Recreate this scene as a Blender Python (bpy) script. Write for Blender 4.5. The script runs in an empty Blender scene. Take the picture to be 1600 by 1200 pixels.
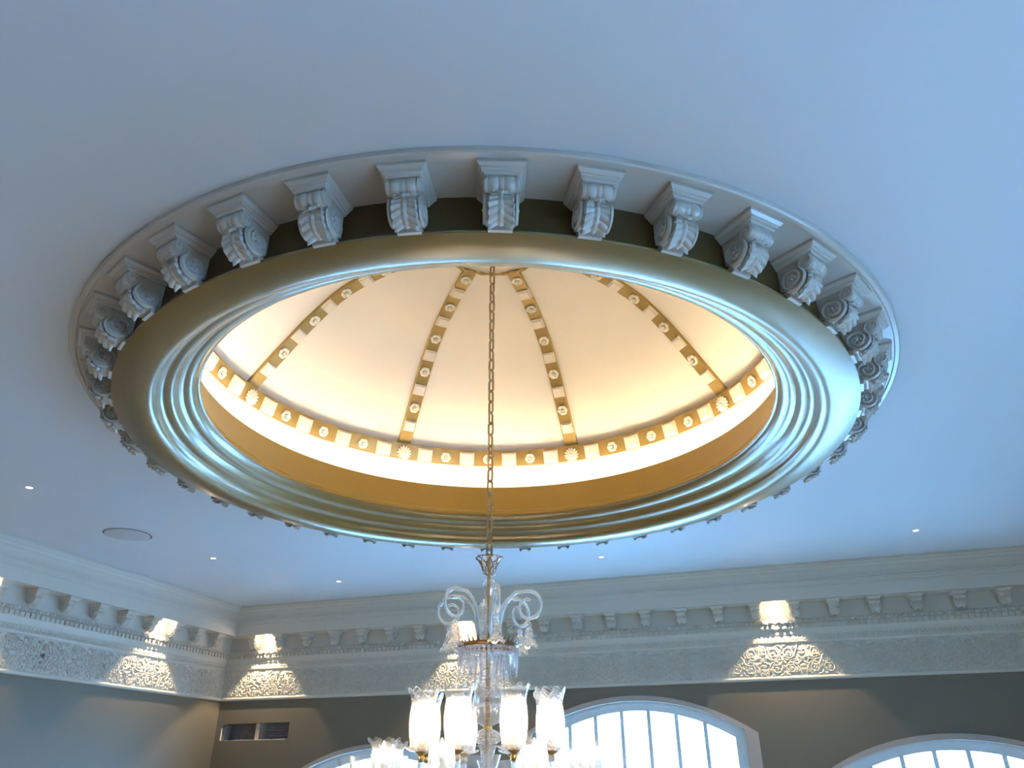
import bpy, math, random
from math import sin, cos, pi, radians, sqrt
from mathutils import Vector, Matrix
from mathutils.geometry import tessellate_polygon
random.seed(4)
SC = bpy.context.scene
COL = SC.collection
S = 2.4            # metres per layout unit
CZ = 1.6           # eye height
def V(x, y, z): return Vector((x*S, y*S, CZ + z*S))

# ------------------------------------------------------------------ camera
f_px, pitch, roll, psi = 1155.13, 0.487963, -0.0045, -0.312901
cam_d = bpy.data.cameras.new('camera'); cam = bpy.data.objects.new('camera', cam_d); COL.objects.link(cam)
cam_d.sensor_width = 36.0; cam_d.lens = 36.0*f_px/1600.0; cam_d.clip_end = 200
_F = Vector((0, cos(pitch), sin(pitch))); _R = Vector((1, 0, 0)); _U = Vector((0, -sin(pitch), cos(pitch)))
_R2 = _R*cos(roll)+_U*sin(roll); _U2 = _U*cos(roll)-_R*sin(roll)
rz = Matrix.Rotation(-psi, 3, 'Z')
_F, _R2, _U2 = rz@_F, rz@_R2, rz@_U2
m = Matrix((_R2, _U2, -_F)).transposed().to_4x4(); m.translation = V(0.8172, -2.2752, 0)
cam.matrix_world = m
SC.camera = cam

# ------------------------------------------------------------------ view, sky, daylight
SC.view_settings.view_transform = 'Standard'; SC.view_settings.look = 'None'
SC.view_settings.gamma = 1.0; SC.view_settings.use_curve_mapping = False
SC.view_settings.exposure = 0.0
w = bpy.data.worlds.new('sky'); SC.world = w; w.use_nodes = True
wn = w.node_tree; wn.nodes.clear()
wo = wn.nodes.new('ShaderNodeOutputWorld'); wb = wn.nodes.new('ShaderNodeBackground')
wtc = wn.nodes.new('ShaderNodeTexCoord'); wsx = wn.nodes.new('ShaderNodeSeparateXYZ'); wr = wn.nodes.new('ShaderNodeValToRGB')
wn.links.new(wtc.outputs['Generated'], wsx.inputs[0])
wmr = wn.nodes.new('ShaderNodeMapRange'); wmr.inputs['From Min'].default_value = -1; wmr.inputs['From Max'].default_value = 1
wn.links.new(wsx.outputs['Z'], wmr.inputs['Value']); wn.links.new(wmr.outputs[0], wr.inputs[0])
wr.color_ramp.elements[0].position = 0.35; wr.color_ramp.elements[0].color = (0.18, 0.38, 0.70, 1)
wr.color_ramp.elements[1].position = 0.62; wr.color_ramp.elements[1].color = (0.22, 0.53, 1.0, 1)
wn.links.new(wr.outputs[0], wb.inputs[0]); wb.inputs[1].default_value = 43.0
wn.links.new(wb.outputs[0], wo.inputs[0])

XW, YB, YF = 3.015, 2.63, -3.25     # side walls, back wall, front wall
ZC, ZF = 1.115, -1.6/S              # ceiling, floor
WIN_BACK = [(-1.69, -0.005), (-0.005, 0.235), (1.69, -0.005)]   # centre x, springing height
WIN_RIGHT = [-2.3, -0.75]                           # centre y
WH, RISE, ZS = 0.643, 0.17, -0.52   # half opening, arch rise, sill height
def area(name, loc, rot, sx, sy, energy, color, portal=False):
    l = bpy.data.lights.new(name, 'AREA'); l.shape = 'RECTANGLE'; l.size = sx; l.size_y = sy
    l.energy = energy; l.color = color
    if portal: l.cycles.is_portal = True
    o = bpy.data.objects.new(name, l); COL.objects.link(o); o.location = loc; o.rotation_euler = rot
    return o
for i, (wx, zs) in enumerate(WIN_BACK):
    zt = zs+RISE
    area('daylight_portal', V(wx, YB+0.13, (ZS+zt)/2), (-pi/2, 0, 0), 2*WH*S, (zt-ZS)*S, 1, (1, 1, 1), True)
for i, wy in enumerate(WIN_RIGHT):
    zt = 0.10+RISE
    area('daylight_portal', V(XW+0.13, wy, (ZS+zt)/2), (pi/2, 0, pi/2), 2*WH*S, (zt-ZS)*S, 1, (1, 1, 1), True)

# ------------------------------------------------------------------ materials
def mat(name, base, rough=0.5, metal=0.0, coat=0.0, coatr=0.1, noise=0.0, nscale=8.0, bump=0.0, bscale=60.0, spec=0.5, emit=None, estr=0.0):
    M = bpy.data.materials.new(name); M.use_nodes = True; nt = M.node_tree; p = nt.nodes['Principled BSDF']
    p.inputs['Base Color'].default_value = (*base, 1); p.inputs['Roughness'].default_value = rough
    p.inputs['Metallic'].default_value = metal; p.inputs['Coat Weight'].default_value = coat; p.inputs['Coat Roughness'].default_value = coatr
    p.inputs['Specular IOR Level'].default_value = spec
    if noise:
        tc = nt.nodes.new('ShaderNodeTexCoord'); n = nt.nodes.new('ShaderNodeTexNoise'); n.inputs['Scale'].default_value = nscale; n.inputs['Detail'].default_value = 5
        r = nt.nodes.new('ShaderNodeValToRGB')
        r.color_ramp.elements[0].position = .3; r.color_ramp.elements[1].position = .7
        r.color_ramp.elements[0].color = (*[c*(1-noise) for c in base], 1); r.color_ramp.elements[1].color = (*[min(1, c*(1+noise)) for c in base], 1)
        nt.links.new(tc.outputs['Object'], n.inputs['Vector']); nt.links.new(n.outputs['Fac'], r.inputs[0]); nt.links.new(r.outputs[0], p.inputs['Base Color'])
    if bump:
        tc = nt.nodes.new('ShaderNodeTexCoord'); n = nt.nodes.new('ShaderNodeTexNoise'); n.inputs['Scale'].default_value = bscale; n.inputs['Detail'].default_value = 3
        b = nt.nodes.new('ShaderNodeBump'); b.inputs['Strength'].default_value = bump; b.inputs['Distance'].default_value = 0.01
        nt.links.new(tc.outputs['Object'], n.inputs['Vector']); nt.links.new(n.outputs['Fac'], b.inputs['Height']); nt.links.new(b.outputs[0], p.inputs['Normal'])
    if emit: p.inputs['Emission Color'].default_value = (*emit, 1); p.inputs['Emission Strength'].default_value = estr
    return M
def glassy(name, tint=(1, 1, 1), transp=0.5, white=0.2, rough=0.05, trans_l=True, pattern=0.0, pscale=40.0, clear_top=None):
    """thin clear or etched glass: see-through + reflection + frosted scattering"""
    M = bpy.data.materials.new(name); M.use_nodes = True; nt = M.node_tree; nt.nodes.clear()
    o = nt.nodes.new('ShaderNodeOutputMaterial'); T = nt.nodes.new('ShaderNodeBsdfTransparent'); T.inputs[0].default_value = (*tint, 1)
    G = nt.nodes.new('ShaderNodeBsdfGlossy'); G.inputs['Color'].default_value = (1, 1, 1, 1); G.inputs['Roughness'].default_value = rough
    D = nt.nodes.new('ShaderNodeBsdfTranslucent' if trans_l else 'ShaderNodeBsdfDiffuse'); D.inputs[0].default_value = (*[0.9*c for c in tint], 1)
    D2 = nt.nodes.new('ShaderNodeBsdfDiffuse'); D2.inputs[0].default_value = (*[0.85*c for c in tint], 1)
    md = nt.nodes.new('ShaderNodeMixShader'); md.inputs[0].default_value = 0.5
    nt.links.new(D.outputs[0], md.inputs[1]); nt.links.new(D2.outputs[0], md.inputs[2])
    m1 = nt.nodes.new('ShaderNodeMixShader'); m1.inputs[0].default_value = white
    nt.links.new(T.outputs[0], m1.inputs[1]); nt.links.new(md.outputs[0], m1.inputs[2])
    if pattern:
        tc = nt.nodes.new('ShaderNodeTexCoord'); n = nt.nodes.new('ShaderNodeTexVoronoi'); n.inputs['Scale'].default_value = pscale
        nt.links.new(tc.outputs['Object'], n.inputs['Vector'])
        r = nt.nodes.new('ShaderNodeMapRange'); r.inputs['From Min'].default_value = .15; r.inputs['From Max'].default_value = .5
        r.inputs['To Min'].default_value = min(1, white+pattern); r.inputs['To Max'].default_value = max(0, white-pattern)
        nt.links.new(n.outputs['Distance'], r.inputs['Value']); out = r.outputs[0]
        if clear_top is not None:
            sx = nt.nodes.new('ShaderNodeSeparateXYZ'); nt.links.new(tc.outputs['Object'], sx.inputs[0])
            r2 = nt.nodes.new('ShaderNodeMapRange'); r2.inputs['From Min'].default_value = clear_top[0]; r2.inputs['From Max'].default_value = clear_top[1]
            r2.inputs['To Min'].default_value = 1.0; r2.inputs['To Max'].default_value = 0.12
            nt.links.new(sx.outputs['Z'], r2.inputs['Value'])
            mu = nt.nodes.new('ShaderNodeMath'); mu.operation = 'MULTIPLY'; nt.links.new(out, mu.inputs[0]); nt.links.new(r2.outputs[0], mu.inputs[1]); out = mu.outputs[0]
        nt.links.new(out, m1.inputs[0])
    lw = nt.nodes.new('ShaderNodeLayerWeight'); lw.inputs[0].default_value = 0.5
    mp = nt.nodes.new('ShaderNodeMapRange'); mp.inputs['To Min'].default_value = 0.06; mp.inputs['To Max'].default_value = 1.0-transp+0.06
    nt.links.new(lw.outputs['Facing'], mp.inputs['Value'])
    m2 = nt.nodes.new('ShaderNodeMixShader'); nt.links.new(mp.outputs[0], m2.inputs[0])
    nt.links.new(m1.outputs[0], m2.inputs[1]); nt.links.new(G.outputs[0], m2.inputs[2]); nt.links.new(m2.outputs[0], o.inputs[0])
    return M
M_CEIL = mat('ceiling_paint', (0.63, 0.685, 0.735), 0.6, noise=.02, nscale=.6)
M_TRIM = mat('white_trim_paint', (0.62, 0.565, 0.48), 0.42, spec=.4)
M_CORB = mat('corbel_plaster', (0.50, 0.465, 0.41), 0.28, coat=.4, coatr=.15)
M_FRZ = mat('frieze_plaster', (0.62, 0.565, 0.48), 0.5)
M_WALL = mat('olive_taupe_wall_paint', (0.15, 0.125, 0.085), 0.55, noise=.03, nscale=1.5)
M_CASE = mat('taupe_casing_paint', (0.42, 0.345, 0.30), 0.5)
M_WFR = mat('white_window_frame', (0.75, 0.77, 0.8), 0.35)
M_GOLD = mat('gold_leaf_paint', (0.19, 0.105, 0.004), 0.42, metal=.65, coat=.8, coatr=.22, noise=.05, nscale=5, bump=.03, bscale=70)
M_GOLD.node_tree.nodes['Principled BSDF'].inputs['Coat IOR'].default_value = 1.95
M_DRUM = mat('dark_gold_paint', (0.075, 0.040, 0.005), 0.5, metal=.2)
M_GOLDI = mat('inner_gold_paint', (0.27, 0.165, 0.024), 0.4, metal=.3)
M_RIB = mat('bronze_gold_paint', (0.27, 0.18, 0.055), 0.38, metal=.4)
M_DOME = mat('cream_dome_plaster', (0.78, 0.70, 0.60), 0.75, noise=.03, nscale=1.2)
M_PANEL = mat('cream_raised_panel', (0.74, 0.66, 0.55), 0.5)
M_ROS = mat('cream_rosette_plaster', (0.76, 0.69, 0.58), 0.35)
M_COVE = mat('white_cove_plaster', (0.85, 0.82, 0.76), 0.6)
M_BRASS = mat('antique_brass', (0.50, 0.30, 0.10), 0.28, metal=1.0)
M_CHAIN = mat('aged_brass_chain', (0.30, 0.22, 0.12), 0.35, metal=.9)
M_DBR = mat('dark_bronze_gallery', (0.13, 0.07, 0.03), 0.35, metal=.85)
M_CANDLE = mat('ivory_candle_sleeve', (0.85, 0.8, 0.5), 0.4)
M_FLOOR = mat('polished_stone_floor', (0.45, 0.36, 0.26), 0.3, noise=.12, nscale=3)
M_BLACK = mat('painted_gap_shade', (0.02, 0.02, 0.022), 0.6)
M_GREY = mat('speaker_grille_paint', (0.50, 0.51, 0.52), 0.65)
M_STUD = mat('pine_stud', (0.45, 0.36, 0.27), 0.8, noise=.2, nscale=12)
M_LATH = mat('grey_lath', (0.27, 0.23, 0.215), 0.8, noise=.2, nscale=12)
M_PLEDGE = mat('broken_plaster_edge', (0.75, 0.72, 0.66), 0.8)
M_LED = mat('led_strip', (1, .9, .7), 0.5, emit=(1.0, 0.80, 0.53), estr=66)
M_LAMP = mat('downlight_lens', (1, 1, 1), 0.5, emit=(1.0, 0.93, 0.85), estr=7)
M_BLAMP = mat('spotlight_lens', (1, 1, 1), 0.5, emit=(1.0, 0.88, 0.7), estr=40)
M_BULB = mat('candle_bulb', (1, 1, 1), 0.5, emit=(1.0, 0.84, 0.58), estr=60)
M_CRYS = glassy('cut_crystal', (0.97, 0.98, 1.0), 0.35, 0.16, 0.03)
M_CRYW = glassy('warm_cut_crystal', (1.0, 0.95, 0.91), 0.45, 0.5, 0.05, pattern=.25, pscale=90)
M_ARM = glassy('twisted_glass', (0.93, 0.98, 1.0), 0.35, 0.36, 0.05)
M_SHADE = glassy('etched_shade_glass', (1, 1, 1), 0.55, 0.72, 0.05, pattern=.28, pscale=42, clear_top=(0.30, 0.345))
M_DISH = glassy('clear_dish_glass', (1, 1, 1), 0.5, 0.14, 0.04)
M_PANE = glassy('window_glass', (0.97, 1, 1), 0.9, 0.0, 0.02)
M_BARK = mat('bark', (0.16, 0.13, 0.10), 0.9); M_LEAF = mat('pale_foliage', (0.30, 0.42, 0.36), 0.8)
M_GROUND = mat('pale_terrace', (0.85, 0.86, 0.88), 0.9)

# ------------------------------------------------------------------ mesh helpers (layout units in, metres out)
class MB:
    def __init__(s): s.v = []; s.f = []
    def add(s, vs, fs):
        b = len(s.v); s.v += [tuple(p) for p in vs]; s.f += [tuple(b+i for i in q) for q in fs]; return s
    def box(s, x0, x1, y0, y1, z0, z1):
        return s.add([(x, y, z) for z in (z0, z1) for y in (y0, y1) for x in (x0, x1)], [(0, 2, 3, 1), (4, 5, 7, 6), (0, 1, 5, 4), (2, 6, 7, 3), (0, 4, 6, 2), (1, 3, 7, 5)])
    def frustum(s, a, b, z0, z1):   # a, b = (x0,x1,y0,y1) at z0 / z1
        vs = [(x, y, z) for (r, z) in ((a, z0), (b, z1)) for y in (r[2], r[3]) for x in (r[0], r[1])]
        return s.add(vs, [(0, 2, 3, 1), (4, 5, 7, 6), (0, 1, 5, 4), (2, 6, 7, 3), (0, 4, 6, 2), (1, 3, 7, 5)])
    def lathe(s, prof, n=48, cx=0, cy=0, a0=0.0, a1=2*pi, rfun=None, closed=False):
        full = abs(a1-a0-2*pi) < 1e-6; cols = n if full else n+1; k = len(prof); vs = []
        for i in range(cols):
            a = a0+(a1-a0)*i/n
            for j, (r, z) in enumerate(prof):
                rr = rfun(a, j, r, z) if rfun else (r, z)
                vs.append((cx+rr[0]*cos(a), cy+rr[0]*sin(a), rr[1]))
        fs = []
        for i in range(n):
            i2 = (i+1) % cols
            for j in range(k if closed else k-1):
                j2 = (j+1) % k
                fs.append((i*k+j, i2*k+j, i2*k+j2, i*k+j2))
        return s.add(vs, fs)
    def tube(s, pts, r, n=8, cap=True, twist=0.0, lobe=0.0, nl=4, rz=None):
        pts = [Vector(p) for p in pts]; k = len(pts); vs = []; up = Vector((0.13, 0.31, 0.94)); N = None
        for i, p in enumerate(pts):
            t = (pts[min(i+1, k-1)]-pts[max(i-1, 0)])
            t = t.normalized() if t.length > 1e-9 else Vector((0, 0, 1))
            if N is None:
                N = t.cross(up); N = N.normalized() if N.length > 1e-4 else t.cross(Vector((1, 0, 0))).normalized()
            else:
                N = (N-t*N.dot(t)); N = N.normalized() if N.length > 1e-6 else t.orthogonal().normalized()
            B = t.cross(N); rr = r[i] if isinstance(r, (list, tuple)) else r
            for j in range(n):
                a = 2*pi*j/n
                q = rr*(1+lobe*cos(nl*(a+twist*i)))
                vs.append(p+N*(cos(a)*q)+B*(sin(a)*q))
        fs = [(i*n+j, i*n+(j+1) % n, (i+1)*n+(j+1) % n, (i+1)*n+j) for i in range(k-1) for j in range(n)]
        if cap: fs += [tuple(reversed(range(n))), tuple((k-1)*n+j for j in range(n))]
        return s.add(vs, fs)
    def ball(s, c, r, n=8, m_=5, sc=(1, 1, 1)):
        vs = [(c[0], c[1], c[2]+r*sc[2])]
        for i in range(1, m_):
            t = pi*i/m_
            for j in range(n):
                a = 2*pi*j/n; vs.append((c[0]+r*sc[0]*sin(t)*cos(a), c[1]+r*sc[1]*sin(t)*sin(a), c[2]+r*sc[2]*cos(t)))
        vs.append((c[0], c[1], c[2]-r*sc[2])); L = len(vs)-1
        fs = [(0, 1+j, 1+(j+1) % n) for j in range(n)]
        fs += [(1+i*n+j, 1+(i+1)*n+j, 1+(i+1)*n+(j+1) % n, 1+i*n+(j+1) % n) for i in range(m_-2) for j in range(n)]
        fs += [(L, 1+(m_-2)*n+(j+1) % n, 1+(m_-2)*n+j) for j in range(n)]
        return s.add(vs, fs)
    def extrude_poly(s, poly, axis_fn, w0, w1):
        """poly in 2D, axis_fn(a,b,w)->3D"""
        k = len(poly); vs = [axis_fn(a, b, w0) for a, b in poly]+[axis_fn(a, b, w1) for a, b in poly]
        tri = tessellate_polygon([[Vector((a, b, 0)) for a, b in poly]])
        fs = [tuple(t) for t in tri]+[tuple(reversed([i+k for i in t])) for t in tri]
        fs += [(i, (i+1) % k, k+(i+1) % k, k+i) for i in range(k)]
        return s.add(vs, fs)
    def xf(s, M):
        s.v = [tuple(M@Vector(p)) for p in s.v]; return s
    def merge(s, o, M=None):
        return s.add([tuple(M@Vector(p)) if M else p for p in o.v], o.f)
    def mesh(s, name, material, smooth=40):
        me = bpy.data.meshes.new(name); me.from_pydata([(x*S, y*S, z*S) for x, y, z in s.v], [], s.f); me.materials.append(material)
        import bmesh
        bm = bmesh.new(); bm.from_mesh(me); bmesh.ops.recalc_face_normals(bm, faces=bm.faces); bm.to_mesh(me); bm.free()
        if smooth:
            me.shade_smooth(); me.set_sharp_from_angle(angle=radians(smooth))
        return me
def link(name, me, parent=None, M=None, loc=None, **props):
    """M / loc: local placement, location in metres"""
    o = bpy.data.objects.new(name, me); COL.objects.link(o)
    if parent: o.parent = parent
    if M is not None: o.matrix_local = M
    if loc is not None: o.location = loc
    for k, v in props.items(): o[k] = v
    return o
def build(mb, name, material, parent=None, smooth=40, org=None, **props):
    """mesh in absolute layout units (relative to org)"""
    if org: mb = MB().add([(x-org[0], y-org[1], z-org[2]) for x, y, z in mb.v], mb.f)
    o = link(name, mb.mesh(name, material, smooth), parent, **props)
    if parent is None: o.location = V(*(org or (0, 0, 0)))
    return o
def empty(name, loc, rotz=0, **props):
    o = bpy.data.objects.new(name, None); COL.objects.link(o); o.location = loc; o.rotation_euler = (0, 0, rotz); o.empty_display_size = .1
    for k, v in props.items(): o[k] = v
    return o
def LM(x, y, z, rot=None, sc=1.0):
    m = Matrix.Translation((x*S, y*S, z*S))
    if rot is not None: m = m@rot.to_4x4()
    if sc != 1.0: m = m@Matrix.Scale(sc, 4)
    return m
def spline(P, n):
    out = []
    for i in range(len(P)-1):
        p0, p1, p2, p3 = P[max(i-1, 0)], P[i], P[i+1], P[min(i+2, len(P)-1)]
        for k in range(n):
            t = k/n
            out.append(tuple(0.5*((2*p1[d])+(-p0[d]+p2[d])*t+(2*p0[d]-5*p1[d]+4*p2[d]-p3[d])*t*t+(-p0[d]+3*p1[d]-3*p2[d]+p3[d])*t**3) for d in range(len(p1))))
    out.append(tuple(P[-1])); return out

# ------------------------------------------------------------------ room shell
def arch_loop(cx, zs, half, rise, zb, n=20):
    R = (half*half+rise*rise)/(2*rise); a = math.asin(half/R)
    L = [(cx-half, zb), (cx+half, zb)]
    for i in range(n+1):
        t = a-2*a*i/n; L.append((cx+R*sin(t), zs+R*cos(t)-(R-rise)))
    return L
def wall(name, outer, holes, place, thick):
    """outer/holes in 2D (h,z); place(h,z,d)->3D, d = depth into the wall"""
    mb = MB(); loops = [[Vector((a, b, 0)) for a, b in L] for L in [outer]+holes]
    flat = [p for L in loops for p in L]; tri = tessellate_polygon(loops)
    mb.add([place(p.x, p.y, 0) for p in flat], [tuple(t) for t in tri])
    mb.add([place(p.x, p.y, thick) for p in flat], [tuple(t) for t in tri])
    for L in holes:
        k = len(L); mb.add([place(a, b, 0) for a, b in L]+[place(a, b, thick) for a, b in L], [(i, (i+1) % k, k+(i+1) % k, k+i) for i in range(k)])
    return build(mb, name, M_WALL, smooth=0, kind='structure')
TH = 0.12
bx = lambda h, z, d: (h, YB+d, z)
lx = lambda h, z, d: (-XW-d, h, z)
rx = lambda h, z, d: (XW+d, h, z)
fx = lambda h, z, d: (h, YF-d, z)
HX0, HX1, HZ0, HZ1 = -XW+0.043, -XW+0.602, 0.232, 0.341
hole = [(HX0, HZ0), (HX1-.02, HZ0-.001), (HX1, HZ0+.015), (HX1+.001, HZ1), (HX0+.04, HZ1-.002), (HX0+.012, HZ1-.012), (HX0+.003, HZ1-.03)]
WOPEN = [arch_loop(x, z, WH, RISE, ZS) for x, z in WIN_BACK]
wall_back = wall('wall_back', [(-XW-TH, ZF), (XW+TH, ZF), (XW+TH, ZC+.05), (-XW-TH, ZC+.05)], WOPEN+[hole], bx, TH)
wall_left = wall('wall_left', [(YF, ZF), (YB, ZF), (YB, ZC+.05), (YF, ZC+.05)], [], lx, TH)
WOPR = [arch_loop(y, 0.10, WH, RISE, ZS) for y in WIN_RIGHT]
wall_right = wall('wall_right', [(YF, ZF), (YB, ZF), (YB, ZC+.05), (YF, ZC+.05)], WOPR, rx, TH)
wall_front = wall('wall_front', [(-XW-TH, ZF), (XW+TH, ZF), (XW+TH, ZC+.05), (-XW-TH, ZC+.05)], [], fx, TH)
mb = MB().box(-XW-TH, XW+TH, YF-TH, YB+TH, ZF-.04, ZF); build(mb, 'floor', M_FLOOR, smooth=0, kind='structure')
# ceiling with a round opening
mb = MB(); n = 160
circ = [(1.205*cos(2*pi*i/n), 1.205*sin(2*pi*i/n)) for i in range(n)]
def sq(a):
    c, s_ = cos(a), sin(a); t = min((XW+TH)/abs(c) if abs(c) > 1e-9 else 1e9, ((YB+TH) if s_ > 0 else -(YF-TH))/abs(s_) if abs(s_) > 1e-9 else 1e9); return c*t, s_*t
angs = sorted([2*pi*i/n for i in range(n)]+[math.atan2(sy_, sx_) % (2*pi) for sx_ in (XW+TH, -XW-TH) for sy_ in (YB+TH, YF-TH)])
vs = []; N_ = len(angs)
for z in (ZC, ZC+.04):
    vs += [(1.205*cos(a), 1.205*sin(a), z) for a in angs]+[(*sq(a), z) for a in angs]
fs = []
for q in (0, 2*N_):
    for i in range(N_): fs.append((q+i, q+(i+1) % N_, q+N_+(i+1) % N_, q+N_+i))
mb.add(vs, fs); build(mb, 'ceiling', M_CEIL, smooth=0, kind='structure')
# ground outside
build(MB().box(-14, 14, -14, 14, ZF-.3, ZF-.1), 'ground', M_GROUND, smooth=0, kind='structure')

# ------------------------------------------------------------------ windows
def make_window(idx, cx, zs, place, flip):
    org = place(cx, ZS, 0)
    P = lambda h, z, d: tuple(a-b for a, b in zip(place(h, z, d), org))
    root = empty('window_%d' % idx, V(*org), kind='structure')
    def ring(o1, o2, d0, d1, name, m_):
        k = len(o1); mb = MB()
        vs = [P(*p, d0) for p in o1]+[P(*p, d0) for p in o2]+[P(*p, d1) for p in o1]+[P(*p, d1) for p in o2]; fs = []
        for i in range(k):
            j = (i+1) % k
            fs += [(i, j, k+j, k+i), (2*k+i, 3*k+i, 3*k+j, 2*k+j), (i, 2*k+i, 2*k+j, j), (k+i, k+j, 3*k+j, 3*k+i)]
        mb.add(vs, fs); return link(name, mb.mesh(name, m_, 30), root)
    A = lambda e, zb: arch_loop(cx, zs-e*.25, WH+e, RISE+.03*(e/.072)+e*.25, zb, 24)
    out = A(.072, ZS-.03); ins = arch_loop(cx, zs, WH, RISE, ZS, 24)
    ring(out, ins, -.014, 0.0, 'casing', M_CASE)
    f1 = arch_loop(cx, zs-.008, WH-.012, RISE-.004, ZS+.012, 24); f2 = arch_loop(cx, zs-.018, WH-.034, RISE-.008, ZS+.034, 24); f3 = arch_loop(cx, zs-.038, WH-.062, RISE-.012, ZS+.055, 24)
    ring(ins, f1, .05, .11, 'frame', M_WFR); ring(f1, f2, .058, .105, 'frame', M_WFR); ring(f2, f3, .066, .1, 'frame', M_WFR)
    hw = WH-.062; R3 = RISE-.012; zz = zs-.038; RR = (hw*hw+R3*R3)/(2*R3)
    top = lambda h: zz+sqrt(RR*RR-(h-cx)**2)-(RR-R3)
    nb = 7; xs = [cx-hw+2*hw*i/nb for i in range(nb+1)]; rows = [ZS+.055, ZS+.30, ZS+.545]
    if zz-rows[-1] > .3: rows.append(rows[-1]+.2)
    for x in xs[1:-1]:
        mb = MB(); vs = [P(h, z, d) for z in (rows[0], top(x)+.003) for d in (.066, .094) for h in (x-.0115, x+.0115)]
        mb.add(vs, [(0, 2, 3, 1), (4, 5, 7, 6), (0, 1, 5, 4), (2, 6, 7, 3), (0, 4, 6, 2), (1, 3, 7, 5)]); link('muntin', mb.mesh('muntin', M_WFR, 0), root)
    for z in rows[1:]:
        mb = MB(); vs = [P(h, zq, d) for zq in (z-.006, z+.006) for d in (.068, .092) for h in (cx-hw, cx+hw)]
        mb.add(vs, [(0, 2, 3, 1), (4, 5, 7, 6), (0, 1, 5, 4), (2, 6, 7, 3), (0, 4, 6, 2), (1, 3, 7, 5)]); link('muntin', mb.mesh('muntin', M_WFR, 0), root)
    for i in range(nb):
        for j in range(len(rows)):
            a, b = xs[i]+.010, xs[i+1]-.010; z0 = rows[j]+.004
            if j+1 < len(rows): L = [(a, z0), (b, z0), (b, rows[j+1]-.004), (a, rows[j+1]-.004)]
            else: L = [(a, z0), (b, z0)]+[(b+(a-b)*t/4, top(b+(a-b)*t/4)-.001) for t in range(5)]
            mb = MB().extrude_poly(L, lambda p, q, w_: P(p, q, w_), .079, .081); link('pane', mb.mesh('pane', M_PANE, 0), root)
    # sill
    mb = MB(); vs = [P(h, z, d) for z in (ZS-.05, ZS-.022) for d in (-.045, 0.0) for h in (cx-WH-.09, cx+WH+.09)]
    mb.add(vs, [(0, 2, 3, 1), (4, 5, 7, 6), (0, 1, 5, 4), (2, 6, 7, 3), (0, 4, 6, 2), (1, 3, 7, 5)]); link('sill', mb.mesh('sill', M_CASE, 0), root)
    return root
for i, (x, z) in enumerate(WIN_BACK): make_window(i+1, x, z, bx, 1)
for i, y in enumerate(WIN_RIGHT): make_window(i+4, y, 0.10, rx, -1)

# ------------------------------------------------------------------ cut-out in the back wall
hl = empty('vent_cutout', V(HX0, YB, HZ0), label='rough rectangular hole cut in the olive wall near the corner, studs showing', category='vent hole')
ho = (HX0, YB, HZ0); hw_, hh = HX1-HX0, HZ1-HZ0
mb = MB()   # recess: back, top, bottom, sides
mb.add([(-.02, .118, -.03), (hw_+.02, .118, -.03), (hw_+.02, .118, hh+.03), (-.02, .118, hh+.03)], [(0, 1, 2, 3)])
link('recess_back', mb.mesh('recess_back', M_LATH, 0), hl)
link('stud', MB().box(.282, .312, .012, .10, -.012, hh+.012).mesh('stud', M_STUD, 0), hl)
link('stud', MB().box(.0, .022, .02, .10, -.012, hh+.012).mesh('stud', M_LATH, 0), hl)
for k in range(6): link('lath', MB().box(.32, hw_+.01, .085, .1, .004+k*.018, .015+k*.018).mesh('lath', M_LATH, 0), hl)
mb = MB()
for k in range(26):
    x = hw_*.96*k/25; h_ = random.uniform(.001, .0045); mb.box(x, x+hw_/25*.8, .0005, .012, -.0005, h_)
link('broken_edge', mb.mesh('broken_edge', M_PLEDGE, 0), hl, kind='stuff')
link('broken_edge', MB().box(0.0005, .005, .001, .012, 0, hh-.02).mesh('broken_edge', M_PLEDGE, 0), hl)

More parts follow.
